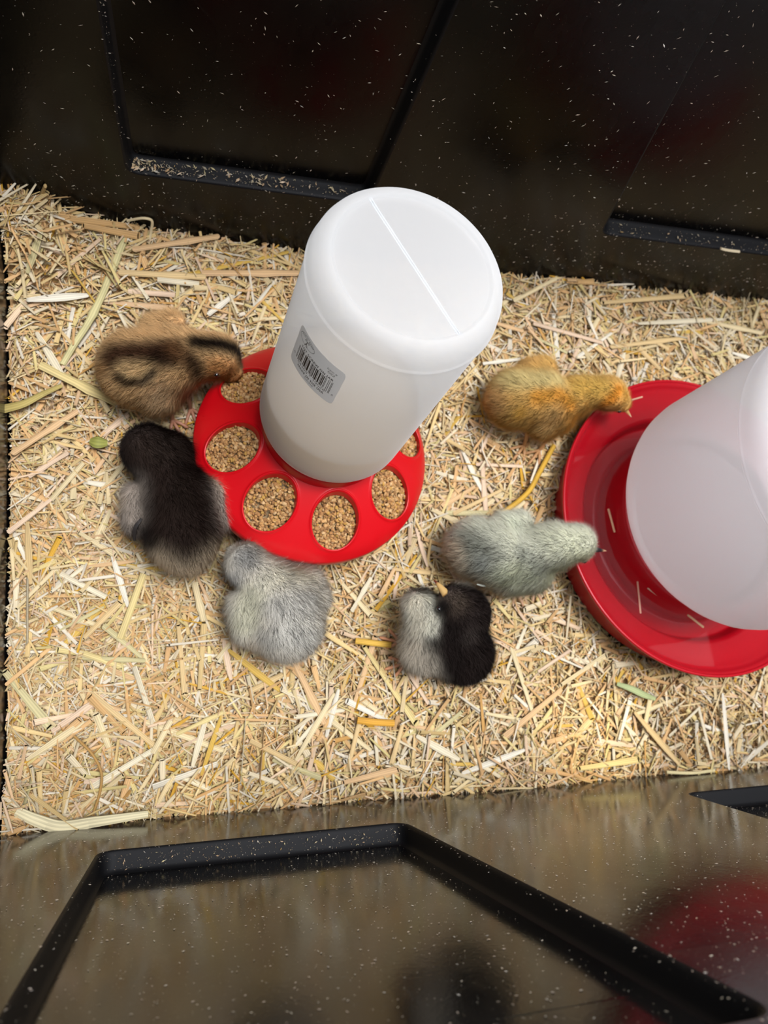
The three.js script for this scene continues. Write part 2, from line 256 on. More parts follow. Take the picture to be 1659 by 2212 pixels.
{
  const r = rng(77); let n = 0;
  const addStalk = (a, b, w, tone) => {
    const s = mesh('straw_stalk', stalkGeos[Math.floor(r() * stalkGeos.length)], stalkMats[tone], bedding), d = b.clone().sub(a), L = d.length();
    s.position.copy(a).add(b).multiplyScalar(0.5); s.quaternion.setFromUnitVectors(V(0, 0, 1), d.normalize()); s.rotateZ((r() - 0.5) * 0.8); s.scale.set(w, w * 0.45, L); n++;
  };
  const top = (px, py) => { let q = at(px, py, 0); for (let k = 0; k < 3; k++) q = at(px, py, strawY(q.x, q.z) + 0.0045); return q; };
  for (const [x0, y0, x1, y1, w, tone] of TRACED) { const a = top(x0, y0), b = top(x1, y1); a.z = clamp(a.z, ZF + 0.003, ZN - 0.003); b.z = clamp(b.z, ZF + 0.003, ZN - 0.003); a.y += r() * 0.002; b.y += r() * 0.002; addStalk(a, b, w * 0.0012, tone); }
  for (let i = 0; n < 296 && i < 2000; i++) {
    const z = lerp(ZF + 0.02, ZN - 0.02, r()), x = lerp(-0.1, 0.54, r()), L = lerp(0.02, 0.042, r()), a = r() * 6.28, A = V(x - Math.cos(a) * L / 2, 0, z - Math.sin(a) * L / 2), B = V(x + Math.cos(a) * L / 2, 0, z + Math.sin(a) * L / 2);
    if (Math.min(A.z, B.z) < ZF + 0.004 || Math.max(A.z, B.z) > ZN - 0.004 || Math.min(A.x, B.x) < -0.122) continue;
    if (Math.hypot(x - feederO.x, z - feederO.z) < 0.105 || Math.hypot(x - waterO.x, z - waterO.z) < 0.15) continue;
    A.y = strawY(A.x, A.z) + 0.002 + r() * 0.004; B.y = strawY(B.x, B.z) + 0.002 + r() * 0.004;
    addStalk(A, B, lerp(0.0022, 0.0046, r()), [0, 1, 2, 3, 4, 7, 8, 9, 0, 1, 3, 4, 5, 6][Math.floor(r() * 14)]);
  }
}

// ------------------------------------------------------------------ red feeder with the white jar
const redBright = new THREE.MeshPhysicalMaterial({ color: new THREE.Color().setRGB(0.52, 0.002, 0.006), roughness: 0.38, specularIntensity: 0.8 });
const redDeep = new THREE.MeshPhysicalMaterial({ color: new THREE.Color().setRGB(0.40, 0.003, 0.010), roughness: 0.3, specularIntensity: 0.9 });
const milky = new THREE.MeshPhysicalMaterial({ color: new THREE.Color().setRGB(0.965, 0.97, 0.965), roughness: 0.42, transmission: 0.77, thickness: 0, specularIntensity: 0.8 });
// thin sheet: roughness decides how much passes straight, so the side lighting stays soft
milky.roughness = 0.8;
const feeder = thing('chick_feeder', 'round red eight-hole feeder holding an upside-down white jar with barcode sticker', 'feeder', feederO, feederQ);
{
  const R = 0.0868, RN = 0.044, domeY = (r) => 0.0345 * Math.pow(clamp((R - r) / (R - RN), 0, 1), 0.9) - 0.0015 * sstep(r, R - 0.004, R);
  const hc = [40, 83.5, 126.5, 169.5, 215, 260, 306, 355], HR = 0.0168, rc = 0.0637, geos = [];
  // each sector: from the edge of its hole outwards to the sector's border
  for (let k = 0; k < 8; k++) {
    const prev = hc[(k + 7) % 8] - (k === 0 ? 360 : 0), next = hc[(k + 1) % 8] + (k === 7 ? 360 : 0), a0 = (hc[k] + prev) / 2 * Math.PI / 180, a1 = (hc[k] + next) / 2 * Math.PI / 180, ac = hc[k] * Math.PI / 180;
    const cx = rc * Math.cos(ac), cz = rc * Math.sin(ac), NP = 96, prof = [0, 0.02, 0.05, 0.08, 0.11, 0.15, 0.2, 0.3, 0.45, 0.65, 0.85, 1], pos = [], idx = [];
    const edgeDist = (dx, dz) => { // distance from the centre to the sector's border in a direction
      let best = 1;
      for (let lo = 0, hi = 0.06, i = 0; i < 26; i++) { const m = (lo + hi) / 2, x = cx + dx * m, z = cz + dz * m, r = Math.hypot(x, z); let a = Math.atan2(z, x); while (a < ac - Math.PI) a += 2 * Math.PI; while (a > ac + Math.PI) a -= 2 * Math.PI; if (r < R && r > RN && a > a0 && a < a1) lo = m; else hi = m; best = lo; }
      return best;
    };
    const dirs = []; for (let i = 0; i < NP; i++) dirs.push(i / NP * 2 * Math.PI);
    for (const [rr, aa] of [[R, a0], [R, a1], [RN, a0], [RN, a1]]) { let d = Math.atan2(rr * Math.sin(aa) - cz, rr * Math.cos(aa) - cx); d = (d + 2 * Math.PI) % (2 * Math.PI); dirs.push(d); }
    dirs.sort((a, b) => a - b); const M = dirs.length, rows = prof.length + 2;
    for (const d of dirs) {
      const dx = Math.cos(d), dz = Math.sin(d), E = edgeDist(dx, dz);
      const ring = (q, y) => { const x = cx + dx * q, z = cz + dz * q; pos.push(x, domeY(Math.hypot(x, z)) + y, z); };
      ring(HR - 0.0004, -0.005); ring(HR, -0.0008);
      for (const t of prof) { const dd = t * 0.012, q = t < 0.2 ? HR + dd : lerp(HR + 0.0024, E, (t - 0.2) / 0.8); const s = q - HR; ring(Math.min(q, Math.max(E, HR)), 0.0011 * Math.exp(-(((s - 0.0009) / 0.0008) ** 2))); }
    }
    for (let i = 0; i < M; i++) for (let j = 0; j < rows - 1; j++) { const a = i * rows + j, b = ((i + 1) % M) * rows + j; idx.push(a, b, a + 1, b, b + 1, a + 1); }
    const g = new THREE.BufferGeometry(); g.setAttribute('position', new THREE.Float32BufferAttribute(pos, 3)); g.setIndex(idx); g.computeVertexNormals(); geos.push(g);
  }
  const skin = mergeVertices(mergeGeometries(geos), 1e-5); skin.deleteAttribute('normal'); skin.computeVertexNormals();
  const skirt = lathe([[R - 0.0005, -0.0022], [R, -0.0026], [R + 0.0006, -0.004], [R + 0.0004, -0.0095], [R - 0.0006, -0.0105], [R - 0.0018, -0.010], [R - 0.002, -0.004]]);
  const collar = lathe([[0.0445, 0.0335], [0.0452, 0.036], [0.0452, 0.0445], [0.0440, 0.0455], [0.0425, 0.045], [0.0425, 0.030]]);
  const strip = (g) => { const q = g.clone(); q.deleteAttribute('uv'); return q; };
  mesh('feeder_cover', mergeGeometries([skin, strip(skirt), strip(collar)]), redBright, feeder);
  mesh('feed_tray', lathe([[0, -0.024], [0.074, -0.024], [0.079, -0.0225], [0.0825, -0.018], [0.0852, -0.0055], [0.0838, -0.0055], [0.081, -0.018], [0.0775, -0.0208], [0.073, -0.0222], [0, -0.0222]]), redBright, feeder);
  // the jar: shoulder below, seam line and domed end on top
  const r = 0.0496, body = [[0.039, 0.036], [0.0405, 0.046], [0.042, 0.049], [0.0455, 0.0505], [0.0482, 0.0535], [0.0494, 0.0575], [r, 0.062], [r, 0.09], [r, 0.12], [r, 0.15], [r, 0.18], [r, 0.2008], [r + 0.0002, 0.2016], [r + 0.0007, 0.2022], [r + 0.0008, 0.2029], [r + 0.0003, 0.2036], [r, 0.2046],
    [0.0494, 0.2072], [0.0487, 0.2103], [0.0474, 0.2132], [0.0454, 0.2156], [0.0430, 0.2169], [0.0412, 0.2173], [0.0402, 0.2170], [0.0395, 0.2161], [0.0387, 0.2157], [0.0360, 0.2158], [0.02, 0.2159], [0, 0.2158]];
  const jar = mesh('jar', lathe(body, 128), milky, feeder); tag(jar, 'frosted white upside-down jar with rounded end');
  const a = 61.5 * Math.PI / 180, len = 0.0405, ridge = mergeGeometries([-0.0006, 0.0006].map((o) => { const g = ribbon([V(-len, 0.2161, o), V(-len * 0.93, 0.2158, o), V(0, 0.2157, o), V(len * 0.93, 0.2158, o), V(len, 0.2161, o)], 0.0007, 0.0006, 24, 8, (t) => 0.4 + 0.6 * Math.min(1, Math.min(t, 1 - t) * 14)); return g; })); ridge.rotateY(-a);
  mesh('mould_ridge', ridge, new THREE.MeshPhysicalMaterial({ color: 0xb4b8bc, roughness: 0.6 }), jar);
  // printed sticker
  const tex = canvasTex(1024, 960, (g, w, h) => {
    g.fillStyle = '#e2e0dc'; g.fillRect(0, 0, w, h); g.fillStyle = '#0b0a0a'; g.strokeStyle = '#111';
    g.lineWidth = 7; g.beginPath(); g.ellipse(238, 165, 190, 104, 0, 0, 6.3); g.stroke();
    const txt = (s, x, y, size, o = {}) => { g.save(); g.font = `${o.style || ''} ${size}px sans-serif`; g.textAlign = o.align || 'center'; g.translate(x, y); if (o.rot) g.rotate(o.rot); if (o.sx) g.scale(o.sx, 1); g.fillText(s, 0, 0); g.restore(); };
    'Little Giant'.split('').forEach((ch, i) => { const t = (i - 5.5) / 5.5; txt(ch, 238 + t * 140, 118 + t * t * 22, 50, { style: 'italic bold', rot: t * 0.22 }); });
    g.lineWidth = 15; g.lineCap = 'round'; g.strokeStyle = '#3a3532'; // little striding figure under the lettering
    for (const [x0, y0, x1, y1] of [[238, 150, 238, 200], [238, 200, 205, 262], [238, 200, 268, 262], [238, 160, 196, 138], [238, 160, 280, 138], [196, 138, 190, 165], [280, 138, 288, 165]]) { g.beginPath(); g.moveTo(x0, y0); g.lineTo(x1, y1); g.stroke(); }
    g.fillStyle = '#0b0a0a';
    txt('Item #', 812, 190, 58, { sx: 1.1 }); txt('692', 812, 262, 74, { sx: 1.15 });
    txt('1QT SCREW ON JAR', 520, 378, 72, { style: 'bold', sx: 1.12 });
    // UPC bars
    const Lc = ['0001101', '0011001', '0010011', '0111101', '0100011', '0110001', '0101111', '0111011', '0110111', '0001011'], dg = '084369190268'.split('').map(Number);
    let bits = '101' + dg.slice(0, 6).map((d) => Lc[d]).join('') + '01010' + dg.slice(6).map((d) => [...Lc[d]].map((b) => (b === '1' ? '0' : '1')).join('')).join('') + '101';
    const bx = 118, bw = 8.25; [...bits].forEach((b, i) => { if (b === '1') { const long = i < 10 || i > 84 || (i > 44 && i < 50); g.fillRect(bx + i * bw, 402, bw, long ? 330 : 292); } });
    txt('0', 62, 720, 66); txt('8', 960, 730, 66); txt('84369', 320, 765, 78, { sx: 1.25 }); txt('19026', 700, 765, 78, { sx: 1.25 });
    txt('MADE IN THE USA', 520, 846, 72, { style: 'bold', sx: 1.0 }); txt('1001818', 520, 910, 54, { sx: 1.05 });
  });
  tex.anisotropy = 8;
  const pos = [], uv = [], idx = [], NA = 40, NB = 8, A0 = 161.8 * Math.PI / 180, A1 = 122.2 * Math.PI / 180, Y0 = 0.1500, Y1 = 0.1822, Rl = r + 0.00022, cr = 0.0024, wid = (A0 - A1) * r;
  for (let i = 0; i <= NA; i++) { // rounded corners by narrowing the ends
    const s = i / NA * wid, e = Math.min(s, wid - s), cut = e < cr ? cr - Math.sqrt(Math.max(0, cr * cr - (cr - e) ** 2)) : 0;
    for (let j = 0; j <= NB; j++) { const y = lerp(Y0 + cut, Y1 - cut, j / NB), an = lerp(A0, A1, i / NA); pos.push(Rl * Math.cos(an), y, Rl * Math.sin(an)); uv.push(i / NA, (y - Y0) / (Y1 - Y0)); }
  }
  for (let i = 0; i < NA; i++) for (let j = 0; j < NB; j++) { const q = i * (NB + 1) + j; idx.push(q, q + NB + 1, q + 1, q + 1, q + NB + 1, q + NB + 2); }
  const lg = new THREE.BufferGeometry(); lg.setAttribute('position', new THREE.Float32BufferAttribute(pos, 3)); lg.setAttribute('uv', new THREE.Float32BufferAttribute(uv, 2)); lg.setIndex(idx); lg.computeVertexNormals();
  tag(mesh('barcode_sticker', lg, new THREE.MeshPhysicalMaterial({ map: tex, roughness: 0.45, side: THREE.DoubleSide }), jar), 'grey barcode sticker with black print');
}
// feed: crumbles lying in the tray under the holes, and the fill of the jar
{
  const feed = thing('feed_crumbles', 'tan crumbled chick feed filling the holes of the red feeder', 'feed', feederO, feederQ); feed.userData.kind = 'stuff';
  const crumb = new THREE.IcosahedronGeometry(1, 1), p = crumb.attributes.position; for (let i = 0; i < p.count; i++) { const k = 0.78 + 0.34 * noise2(p.getX(i) * 2.1 + 9, p.getY(i) * 2.1 + p.getZ(i) * 3.3); p.setXYZ(i, p.getX(i) * k, p.getY(i) * k, p.getZ(i) * k); }
  const cg = toCreasedNormals(crumb, 0.5), r = rng(303), N = 13000, im = new THREE.InstancedMesh(cg, new THREE.MeshStandardMaterial({ roughness: 0.95 }), N); let k = 0;
  const cols = ['#c0945f', '#b3844f', '#c69e68', '#a57646', '#bb8b52', '#cba675', '#966c40', '#bd9148'].map(sRGB);
  while (k < N) {
    const a = r() * 6.283, q = Math.sqrt(lerp(0.043 ** 2, 0.0812 ** 2, r())), s = lerp(0.0008, 0.0018, r() ** 1.3);
    dummy.position.set(q * Math.cos(a), 0.0345 * Math.pow((0.0868 - q) / 0.0428, 0.9) - 0.0075 - 0.004 * r() + 0.0035 * noise2(q * 90 * Math.cos(a), q * 90 * Math.sin(a)), q * Math.sin(a)); dummy.rotation.set(r() * 6, r() * 6, r() * 6); dummy.scale.set(s, s * lerp(0.6, 1, r()), s * lerp(0.7, 1.2, r())); dummy.updateMatrix();
    im.setMatrixAt(k, dummy.matrix); im.setColorAt(k, col.copy(cols[Math.floor(r() * cols.length)]).multiplyScalar(0.70 + 0.28 * r())); k++;
  }
  put(im, 'crumbles', feed).userData.kind = 'stuff';
  const under = mesh('crumble_fill', lathe([[0.0815, -0.0100], [0.07, 0.0010], [0.05, 0.0185], [0.0415, 0.022], [0.0385, 0.036], [0.0396, 0.048], [0.0455, 0.0530], [0.0478, 0.058], [0.0484, 0.064], [0.0484, 0.089], [0.03, 0.0945], [0, 0.097]]), new THREE.MeshStandardMaterial({ color: 0xc9ab80, roughness: 1 }), feed); under.userData.kind = 'stuff';
}

// ------------------------------------------------------------------ red waterer with the large white jar
const waterer = thing('chick_waterer', 'large round red drinker dish with a big frosted white jar', 'waterer', waterO, waterQ);
{
  const R = 0.1283;
  const dish = lathe(smoothProfile([[0.118, -0.034], [0.121, -0.02], [0.1245, -0.004], [0.1262, 0.0], [0.1276, 0.0016], [0.1287, 0.0012], [0.1290, -0.0006], [0.1282, -0.0022]], 60).concat([[0.1282, -0.0022]]), 128);
  const inner = lathe([[0.1262, 0.0], [0.1248, -0.0008], [0.1235, -0.0026], [0.121, -0.0065], [0.112, -0.0125], [0.1015, -0.0165], [0.0985, -0.0185], [0.0968, -0.022], [0.0955, -0.0285], [0.0935, -0.0305], [0.083, -0.031], [0.0805, -0.030], [0.079, -0.026], [0.0772, 0.004], [0.0766, 0.0072], [0.0758, 0.0078], [0.0750, 0.0072], [0.0745, 0.004], [0.0745, -0.02], [0, -0.021]], 128);
  mesh('dish', mergeGeometries([dish, inner]), redDeep, waterer);
  const r = 0.0963;
  const jar = mesh('jar', lathe([[0, 0.002], [0.066, 0.002], [0.0675, 0.0035], [0.0685, 0.010], [0.0725, 0.0125], [0.0785, 0.0148], [0.083, 0.0185], [0.0880, 0.0255], [0.0925, 0.0335], [0.0952, 0.0405], [r, 0.048], [r, 0.07], [r, 0.1], [r, 0.13], [r, 0.1535], [r + 0.0003, 0.1545], [r + 0.0006, 0.1552], [r + 0.0002, 0.156], [r - 0.0003, 0.1575], [0.0953, 0.1622], [0.0935, 0.1668], [0.0905, 0.1704], [0.0865, 0.1724], [0.083, 0.173], [0.0812, 0.1722], [0.0795, 0.172], [0.04, 0.1714], [0, 0.1712]], 144), milky.clone(), waterer);
  jar.material.color.setRGB(0.96, 0.96, 0.965); jar.material.transmission = 0.72; tag(jar, 'large frosted white upside-down jar');
  const water = mesh('drinking_water', lathe([[0.0772, -0.0072], [0.1, -0.0072], [0.1199, -0.0072]], 96), new THREE.MeshPhysicalMaterial({ color: 0xffffff, roughness: 0.03, transmission: 1, thickness: 0, ior: 1.33 }));
  water.position.copy(waterO); water.quaternion.copy(waterQ); tag(water, 'clear still water in the trough of the large red drinker', 'water');
}

// ------------------------------------------------------------------ chicks
const downMat = new THREE.MeshPhysicalMaterial({ vertexColors: true, roughness: 1, transmission: 0.3, thickness: 0, specularIntensity: 0.15, side: THREE.DoubleSide });
const skinMat = new THREE.MeshStandardMaterial({ vertexColors: true, roughness: 0.95 });
const eyeMat = new THREE.MeshPhysicalMaterial({ color: 0x0a0706, roughness: 0.08, clearcoat: 1 });
function segDist(p, a, b, ys) { // distance to a segment, with height counting less
  const bx = b.x - a.x, by = (b.y - a.y) * ys, bz = b.z - a.z, px = p.x - a.x, py = (p.y - a.y) * ys, pz = p.z - a.z, l = bx * bx + by * by + bz * bz, t = l > 0 ? clamp((px * bx + py * by + pz * bz) / l, 0, 1) : 0;
  return [Math.hypot(px - bx * t, py - by * t, pz - bz * t), t];
}
const paler = (c, share = 0.3) => { c.multiplyScalar(1.7); const l = (0.3 * c.r + 0.55 * c.g + 0.15 * c.b) * 1.1; c.lerp(new THREE.Color().setRGB(l * 1.04, l, l * 0.93), share); const m = Math.max(c.r, c.g, c.b); return m > 0.93 ? c.multiplyScalar(0.93 / m) : c; }; // filaments scatter light many times, which deepens a colour
function makeChick(spec) {
  const root = at(...spec.base, 0), mm = 0.001; root.y = 0;
  const g = thing('chick', spec.label, 'chick', root), r = rng(spec.seed);
  const P = (q) => at(q[0], q[1], q[2] * mm).sub(root);
  const bones = spec.blobs.map((b) => (b.length === 4 ? { a: P(b), b: P(b), ra: b[3] * mm, rb: b[3] * mm } : { a: P(b), ra: b[3] * mm, b: P(b.slice(4)), rb: b[7] * mm }));
  const K = 0.006, field = (p) => { let d = 1; for (const o of bones) { const [s, t] = segDist(p, o.a, o.b, 1), q = s - lerp(o.ra, o.rb, t), h = Math.max(K - Math.abs(d - q), 0) / K; d = Math.min(d, q) - h * h * K * 0.25; } return d; };
  const box = new THREE.Box3(); for (const o of bones) { box.expandByPoint(o.a.clone().addScalar(o.ra)); box.expandByPoint(o.a.clone().addScalar(-o.ra)); box.expandByPoint(o.b.clone().addScalar(o.rb)); box.expandByPoint(o.b.clone().addScalar(-o.rb)); }
  const c = box.getCenter(V(0, 0, 0)), S = box.getSize(V(0, 0, 0)), half = Math.max(S.x, S.y, S.z) / 2 + 0.006, res = 72;
  const mc = new MarchingCubes(res, skinMat, false, false, 120000); mc.isolation = 0; const q = V(0, 0, 0);
  for (let z = 0; z < res; z++) for (let y = 0; y < res; y++) for (let x = 0; x < res; x++) { q.set((x - res / 2) / (res / 2), (y - res / 2) / (res / 2), (z - res / 2) / (res / 2)).multiplyScalar(half).add(c); mc.field[x + y * res + z * res * res] = -field(q); }
  mc.update();
  const cnt = mc.count ?? mc.geometry.drawRange.count, pos = new Float32Array(cnt * 3);
  for (let i = 0; i < cnt * 3; i += 3) { pos[i] = mc.positionArray[i] * half + c.x; pos[i + 1] = mc.positionArray[i + 1] * half + c.y; pos[i + 2] = mc.positionArray[i + 2] * half + c.z; }
  let geo = new THREE.BufferGeometry(); geo.setAttribute('position', new THREE.BufferAttribute(pos, 3)); geo = mergeVertices(geo, 1e-6); geo.computeVertexNormals();
  // outward normals from the field
  const grad = (p, out) => { const e = 0.0006, f0 = field(p); out.set(field(q.copy(p).setX(p.x + e)) - f0, field(q.copy(p).setY(p.y + e)) - f0, field(q.copy(p).setZ(p.z + e)) - f0); return out.normalize(); };
  const pa = geo.attributes.position, na = geo.attributes.normal, nn = V(0, 0, 0), pp = V(0, 0, 0);
  const patches = spec.patches.map(([hex, rad, wt, ...pts]) => { const L = []; for (let i = 0; i < pts.length; i += 3) L.push(P([pts[i], pts[i + 1], pts[i + 2]])); if (L.length === 1) L.push(L[0]); return { c: paler(sRGB(hex), spec.grey), rad: rad * mm, wt, L }; });
  const base = paler(sRGB(spec.color), spec.grey), hueJit = spec.jit ?? 0.16;
  const colorAt = (p, out) => {
    out.copy(base); let y = clamp((p.y - 0.012) / 0.02, 0, 1); if (spec.belly) out.lerp(spec.bellyC ??= paler(sRGB(spec.belly), spec.grey), 1 - y);
    for (const k of patches) { let d = 1; for (let i = 0; i < k.L.length - 1; i++) d = Math.min(d, segDist(p, k.L[i], k.L[i + 1], 0.45)[0]); const w = k.wt * Math.exp(-1.6 * (d / k.rad) ** 3); if (w > 0.01) out.lerp(k.c, w); }
    return out;
  };
  const cc = new Float32Array(pa.count * 3), tmp = new THREE.Color();
  for (let i = 0; i < pa.count; i++) { pp.fromBufferAttribute(pa, i); grad(pp, nn); na.setXYZ(i, nn.x, nn.y, nn.z); colorAt(pp, tmp).toArray(cc, i * 3); }
  geo.setAttribute('color', new THREE.BufferAttribute(cc, 3));
  mesh('body', geo, skinMat, g);
  // down: fine tapering filaments combed from beak to tail
  const N = spec.strands ?? 104000, ix = geo.index.array, nt = ix.length / 3, cum = new Float32Array(nt), A = V(0, 0, 0), B = V(0, 0, 0), C = V(0, 0, 0); let tot = 0;
  for (let t = 0; t < nt; t++) { A.fromBufferAttribute(pa, ix[t * 3]); B.fromBufferAttribute(pa, ix[t * 3 + 1]).sub(A); C.fromBufferAttribute(pa, ix[t * 3 + 2]).sub(A); tot += B.cross(C).length(); cum[t] = tot; }
  const head = P(spec.head), tail = P(spec.tail), back = tail.clone().sub(head).setY(0).normalize(), hairP = new Float32Array(N * 15), hairN = new Float32Array(N * 15), hairC = new Float32Array(N * 15), hi = new Uint32Array(N * 9);
  const face = P(spec.beak[0]), T = V(0, 0, 0), D = V(0, 0, 0), W = V(0, 0, 0), M = V(0, 0, 0), E2 = V(0, 0, 0); let n = 0;
  for (let i = 0; i < N; i++) {
    const u = r() * tot; let lo = 0, hiI = nt - 1; while (lo < hiI) { const m = (lo + hiI) >> 1; if (cum[m] < u) lo = m + 1; else hiI = m; }
    let a = r(), b = r(); if (a + b > 1) { a = 1 - a; b = 1 - b; }
    const i0 = ix[lo * 3], i1 = ix[lo * 3 + 1], i2 = ix[lo * 3 + 2];
    for (const k of ['x', 'y', 'z']) { A[k] = pa['get' + k.toUpperCase()](i0) * (1 - a - b) + pa['get' + k.toUpperCase()](i1) * a + pa['get' + k.toUpperCase()](i2) * b; nn[k] = na['get' + k.toUpperCase()](i0) * (1 - a - b) + na['get' + k.toUpperCase()](i1) * a + na['get' + k.toUpperCase()](i2) * b; }
    nn.normalize();
    const fromFace = A.distanceTo(face), onHead = Math.exp(-((A.distanceTo(head) / (spec.headR * mm * 1.25)) ** 4));
    // direction of growth: away from the beak on the head, towards the tail and down on the body
    D.copy(back).lerp(T.copy(A).sub(face).normalize(), onHead); D.y -= 0.35 * (1 - onHead);
    D.addScaledVector(nn, -D.dot(nn)); if (D.lengthSq() < 1e-6) D.set(0.01, 0, 0.01); D.normalize();
    const tuft = noise2(A.x * 260 + spec.seed, A.z * 260 + A.y * 190) - 0.5, tuft2 = noise2(A.x * 210 + 40, A.z * 210 - A.y * 230 + spec.seed) - 0.5;
    W.crossVectors(nn, D).normalize(); D.addScaledVector(W, tuft * 0.7 + (r() - 0.5) * 1.3);
    const stray = r() < 0.2, lift = (stray ? 1.1 : 0.30 + tuft2 * 0.2) + r() * r() * 0.8;
    let L = (spec.len ?? 7.5) * mm * lerp(0.7, 1.15, r()) * (stray ? 1.3 : 1) * lerp(1, 0.62, onHead) * clamp((fromFace - 0.001) / 0.012, 0.25, 1);
    D.addScaledVector(nn, lift).normalize();
    M.copy(A).addScaledVector(D, L * 0.5); E2.copy(D).addScaledVector(nn, -0.2 * lift); E2.y -= 0.06; E2.normalize(); const tip = E2.multiplyScalar(L * 0.5).add(M);
    W.crossVectors(D, nn).normalize(); const an = r() * Math.PI; W.multiplyScalar(Math.cos(an)).addScaledVector(nn, Math.sin(an) * 0.6); W.multiplyScalar((stray ? 0.00005 : 0.00008) * (0.7 + 0.6 * r()));
    colorAt(T.copy(A).addScaledVector(D, L * 0.3), tmp); const k = 1 + (r() - 0.5) * 2 * hueJit + tuft2 * 0.2;
    const vs = [A.x - W.x, A.y - W.y, A.z - W.z, A.x + W.x, A.y + W.y, A.z + W.z, M.x - W.x * 0.75, M.y - W.y * 0.75, M.z - W.z * 0.75, M.x + W.x * 0.75, M.y + W.y * 0.75, M.z + W.z * 0.75, tip.x, tip.y, tip.z];
    hairP.set(vs, n * 15);
    for (let v = 0; v < 5; v++) { hairN[n * 15 + v * 3] = nn.x + D.x * 0.1 + (r() - 0.5) * 0.16; hairN[n * 15 + v * 3 + 1] = nn.y + 0.15 + (r() - 0.5) * 0.16; hairN[n * 15 + v * 3 + 2] = nn.z + D.z * 0.1 + (r() - 0.5) * 0.16; const tipK = v === 4 ? 1.12 : 1; hairC[n * 15 + v * 3] = tmp.r * k * tipK; hairC[n * 15 + v * 3 + 1] = tmp.g * k * tipK; hairC[n * 15 + v * 3 + 2] = tmp.b * k * tipK; }
    const o = n * 5; hi.set([o, o + 1, o + 2, o + 1, o + 3, o + 2, o + 2, o + 3, o + 4], n * 9); n++;
  }
  const hg = new THREE.BufferGeometry(); hg.setAttribute('position', new THREE.BufferAttribute(hairP, 3)); hg.setAttribute('normal', new THREE.BufferAttribute(hairN, 3)); hg.setAttribute('color', new THREE.BufferAttribute(hairC, 3)); hg.setIndex(new THREE.BufferAttribute(hi, 1));
  mesh('down', hg, downMat, g).userData.kind = 'stuff';
  // beak: a short curved cone of oval section, its tip of another colour
  {
    const a = P(spec.beak[0]), b = P(spec.beak[1]), d = b.clone().sub(a), w = spec.beak[2] * mm, L = d.length(), seg = 10, pts = [a.clone().addScaledVector(d, -0.35), a.clone().addScaledVector(d, 0.35).add(V(0, 0.0004, 0)), b];
    const bg = ribbon(pts, w, w * 0.85, seg, 12, (t) => Math.max(0.06, Math.pow(1 - t, 0.75)));
    const p = bg.attributes.position, bc = new Float32Array(p.count * 3), c0 = sRGB(spec.beak[3]), c1 = sRGB(spec.beak[4]); for (let i = 0; i < p.count; i++) { const t = pp.fromBufferAttribute(p, i).sub(a).dot(d) / (L * L); tmp.copy(c0).lerp(c1, sstep(t, 0.55, 0.75)).toArray(bc, i * 3); }
    bg.setAttribute('color', new THREE.BufferAttribute(bc, 3)); mesh('beak', bg, new THREE.MeshPhysicalMaterial({ vertexColors: true, roughness: 0.4 }), g);
  }
  for (const e of spec.eyes ?? []) { // set on the surface of the head with a rim of bare lid
    const p = P(e); for (let k = 0; k < 6; k++) { grad(p, nn); p.addScaledVector(nn, -field(p) + 0.0012); }
    const eg = new THREE.SphereGeometry(0.0019, 20, 14), eye = mesh('eye', eg, eyeMat, g); eye.position.copy(p); eye.scale.set(1, 0.9, 1);
    const ring = mesh('eyelid', new THREE.TorusGeometry(0.0019, 0.00045, 8, 24), new THREE.MeshStandardMaterial({ color: spec.lid ?? 0x3a2a20, roughness: 0.7 }), g); ring.position.copy(p).addScaledVector(nn, 0.0003); ring.quaternion.setFromUnitVectors(V(0, 0, 1), nn);
  }
  for (const [hx, hy, hh, fx, fy, dirDeg] of spec.legs) { // shank, three toes forward, one back, small claws
    const h = P([hx, hy, hh]), f = P([fx, fy, 3]), ws = f.clone().add(root); f.y = strawY(ws.x, ws.z) + 0.0042; const geos = [ribbon([h, h.clone().lerp(f, 0.55).add(V(0, 0.001, 0)), f], 0.0034, 0.0034, 8, 9, (t) => 1.15 - 0.35 * t)], dr = dirDeg * Math.PI / 180;
    for (const [da, tl] of [[-0.62, 0.013], [0, 0.0165], [0.62, 0.0135], [Math.PI + 0.25, 0.007]]) { const d = V(Math.cos(dr + da), 0, Math.sin(dr + da)); geos.push(ribbon([f.clone(), f.clone().addScaledVector(d, tl * 0.45).add(V(0, 0.0010, 0)), f.clone().addScaledVector(d, tl * 0.85).add(V(0, -0.0004, 0)), f.clone().addScaledVector(d, tl).add(V(0, -0.0014, 0))], 0.0024, 0.0021, 9, 8, (t) => (t > 0.86 ? 0.95 * (1 - t) / 0.14 + 0.1 : 1.05 - 0.15 * t + 0.12 * Math.cos(t * 20)))); }
    mesh('leg', mergeGeometries(geos), new THREE.MeshPhysicalMaterial({ color: spec.legColor, roughness: 0.55 }), g);
  }
  for (const f of spec.quills ?? []) { const [hex, w, ...pt] = f, L = []; for (let i = 0; i < pt.length; i += 3) L.push(P([pt[i], pt[i + 1], pt[i + 2]])); mesh('wing_feather', ribbon(L, w * mm, 0.0005, 12, 6, (t) => 0.35 + 0.65 * Math.sin(Math.PI * Math.min(1, 0.12 + t * 0.8))), new THREE.MeshStandardMaterial({ color: hex, roughness: 0.5 }), g); }
  return g;
}

